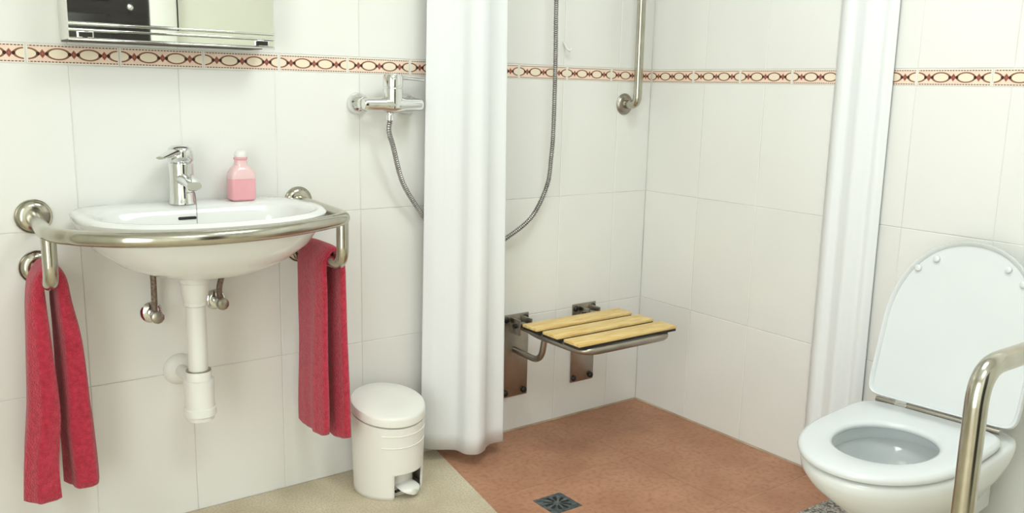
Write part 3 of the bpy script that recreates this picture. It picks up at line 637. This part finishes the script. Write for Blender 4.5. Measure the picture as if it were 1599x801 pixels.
# grate: square plate with petal slots, built as frame, ring, hub and spokes
N = 120; bm = NB()
def sqpt(a, hh):
    c_, s = math.cos(a), math.sin(a); k = hh / max(abs(c_), abs(s)); return (DX + c_ * k, DY + s * k)
for z, flip in ((-0.0012, False),):
    o_ = [bm.verts.new((*sqpt(2 * PI * k / N, h), z)) for k in range(N)]; i_ = [bm.verts.new((DX + 0.040 * math.cos(2 * PI * k / N), DY + 0.040 * math.sin(2 * PI * k / N), z)) for k in range(N)]
    for k in range(N): bm.faces.new((o_[k], o_[(k + 1) % N], i_[(k + 1) % N], i_[k]))
ext = bmesh.ops.extrude_face_region(bm, geom=list(bm.faces))
for v in ext['geom']:
    if isinstance(v, bmesh.types.BMVert): v.co.z -= 0.0024
build('frame', bm, 'grate', Dn, smooth=False)
bm = NB(); lathe(bm, (DX, DY, -0.0036), (0, 0, 1), [(0, 0.012), (0.002, 0.012), (0.0028, 0.009), (0.003, 0.0)], 20); build('hub', bm, 'grate', Dn)
for k in range(10):
    a = 2 * PI * (k + 0.3) / 10; d = Vector((math.cos(a), math.sin(a), 0)); n_ = Vector((-d.y, d.x, 0)); c0 = Vector((DX, DY, 0)); bm = NB()
    rs = [[c0 + d * r + n_ * (sx * w) + Vector((0, 0, z)) for sx, z in ((-1, -0.0036), (1, -0.0036), (1, -0.0012), (-1, -0.0012))] for r, w in ((0.009, 0.0022), (0.028, 0.0034), (0.0415, 0.0075))]
    rings(bm, rs); build('spoke', bm, 'grate', Dn, smooth=False)

# ------------------------------------------------------------------ toilet (local: hinge at origin, front towards -x)
HX, HY, ROT = -0.2465, -1.275, 0.10
TO = thing('toilet', 'white ceramic toilet with its lid raised beside the curtain', 'toilet', (HX, HY, 0))
def tl(x, y, z): return (HX + x * math.cos(ROT) - y * math.sin(ROT), HY + x * math.sin(ROT) + y * math.cos(ROT), z)
def egg(xb, xf, w, n=96, eb=7.0, ef=2.1, split=0.45, x_off=0.0):
    L = xb - xf; xm = xb - L * split; out = []
    for k in range(n):
        a = 2 * PI * k / n; c_, s = math.cos(a), math.sin(a); e = 2 / (eb if c_ > 0 else ef)
        px = (1 if c_ >= 0 else -1) * abs(c_) ** e; py = (1 if s >= 0 else -1) * abs(s) ** e
        out.append((xm + (L * split if c_ > 0 else L * (1 - split)) * px, w * py))
    return out
def eg(z, *a, **k): return [tl(x, y, z) for x, y in egg(*a, **k)]
ZT = 0.390
bm = NB(); rs = []
back = 0.10
rs.append(eg(0.0015, back, -0.27, 0.10)); rs.append(eg(0.03, back, -0.262, 0.095)); rs.append(eg(0.10, back, -0.262, 0.090)); rs.append(eg(0.17, back, -0.285, 0.100))
rs.append(eg(0.22, back, -0.335, 0.125)); rs.append(eg(0.265, back, -0.40, 0.153)); rs.append(eg(0.305, back, -0.452, 0.172)); rs.append(eg(0.335, back, -0.478, 0.181)); rs.append(eg(0.352, back, -0.484, 0.182))
rs.append(eg(0.362, back - 0.004, -0.480, 0.179)); rs.append(eg(0.3655, back - 0.012, -0.472, 0.170))
rs.append(eg(0.3655, -0.075, -0.415, 0.118, eb=2.3)); rs.append(eg(0.355, -0.07, -0.418, 0.120, eb=2.3)); rs.append(eg(0.332, -0.06, -0.420, 0.124, eb=2.2)); rs.append(eg(0.326, -0.056, -0.424, 0.128, eb=2.2)); rs.append(eg(0.318, -0.064, -0.418, 0.122, eb=2.2))
rs.append(eg(0.28, -0.085, -0.38, 0.105, eb=2.2)); rs.append(eg(0.22, -0.11, -0.32, 0.075, eb=2.2)); rs.append(eg(0.18, -0.14, -0.28, 0.045, eb=2.2)); rs.append(eg(0.17, -0.18, -0.24, 0.02, eb=2.2))
rings(bm, rs); build('bowl', bm, 'ceramic', TO, angle=70)
build('water', rings(b_ := NB(), [eg(0.203, -0.118, -0.307, 0.066, eb=2.2), eg(0.206, -0.116, -0.310, 0.068, eb=2.2)]) and b_, 'water', TO)
# neck reaching the wall
bm = NB(); pts = []
rings(bm, [[tl(x, y, z) for x, y in ((0.07, -0.085), (0.07, 0.085), (0.218 if False else 0.20, 0.085), (0.20, -0.085))] for z in (0.12, 0.30)]); build('outlet_neck', bm, 'ceramic', TO, smooth=False)
# seat ring
bm = NB(); so = dict(xb=-0.0, xf=-0.49, w=0.178)
def so_(d, z): return eg(z, 0.0 - d * 0.6, -0.49 + d, 0.178 - d)
def si_(d, z): return eg(z, -0.128 + d, -0.390 - d, 0.105 + d, eb=2.1, split=0.47)
loop = [so_(0.003, ZT - 0.018), so_(0, ZT - 0.012), so_(0.003, ZT - 0.004), so_(0.012, ZT), si_(0.012, ZT - 0.001), si_(0.003, ZT - 0.005), si_(0, ZT - 0.012), si_(0.004, ZT - 0.018)]
vs = rings(bm, loop, False, False); nn = len(vs[0])
for i in range(nn): bm.faces.new((vs[-1][i], vs[-1][(i + 1) % nn], vs[0][(i + 1) % nn], vs[0][i]))
build('seat', bm, 'seat_plastic', TO, angle=60)
# raised lid
TH = math.radians(17); hz = ZT + 0.006
def lidp(u, y, d):      # u up the lid, d depth behind its inner face
    x = 0.014 + u * math.sin(TH) + d * math.cos(TH); z = hz + u * math.cos(TH) - d * math.sin(TH)
    return tl(x, y, z)
def lo(ins, d, L=0.432, w=0.183):
    return [lidp(-x - 0.0, y, d) for x, y in egg(-ins * 0.6, -L + ins, w - ins, eb=14.0, ef=2.15, split=0.46)]
bm = NB(); rings(bm, [lo(0.012, 0.006), lo(0.009, 0.0), lo(0.003, -0.003), lo(0.0, 0.004), lo(0.002, 0.014), lo(0.012, 0.019), lo(0.05, 0.021)]); lid = build('lid', bm, 'seat_plastic', TO, angle=50)
for u, y in ((0.375, 0.085), (0.375, -0.085), (0.345, 0.125), (0.345, -0.125)):
    bm = NB(); a = Vector(lidp(u, y, 0.006)); b = Vector(lidp(u, y, -0.004)); lathe(bm, a, b - a, [(0, 0.009), (0.007, 0.008), (0.009, 0.005), (0.0095, 0.0)], 14); build('bumper', bm, 'seat_plastic', lid)
bm = NB(); tube(bm, [tl(0.010, -0.150, ZT - 0.002), tl(0.010, 0.150, ZT - 0.002)], 0.0075, 12); build('hinge_rod', bm, 'dull_steel', TO)
for y in (-0.085, 0.085):
    bm = NB(); tube(bm, [tl(0.010, y - 0.014, ZT - 0.001), tl(0.010, y + 0.014, ZT - 0.001)], 0.0095, 14); hg = build('hinge', bm, 'chrome', TO)
    bm = NB(); lathe(bm, tl(0.012, y, 0.366), (0, 0, 1), [(0, 0.012), (0.02, 0.010)], 14); build('hinge_post', bm, 'chrome', hg)

# ------------------------------------------------------------------ grab bar beside the toilet
PX, PY, PZ = -0.945, -1.690, 0.745
Q = thing('toilet_grab_bar', 'floor-standing stainless grab bar in front of the toilet at the right', 'rail', (PX, PY, 0))
bm = NB(); tube(bm, fillet([(PX, PY, 0.004), (PX, PY, PZ), (-0.004, PY, PZ)], 0.062, 12), 0.0175, 22); build('bar', bm, 'steel', Q)
bm = NB(); lathe(bm, (PX, PY, 0.0003), (0, 0, 1), [(0, 0.05), (0.006, 0.049), (0.012, 0.035), (0.014, 0.019)]); build('flange', bm, 'steel', Q)
bm = NB(); lathe(bm, (-0.0006, PY, PZ), (-1, 0, 0), [(0, 0.045), (0.006, 0.044), (0.012, 0.032), (0.014, 0.019)]); build('flange', bm, 'steel', Q)
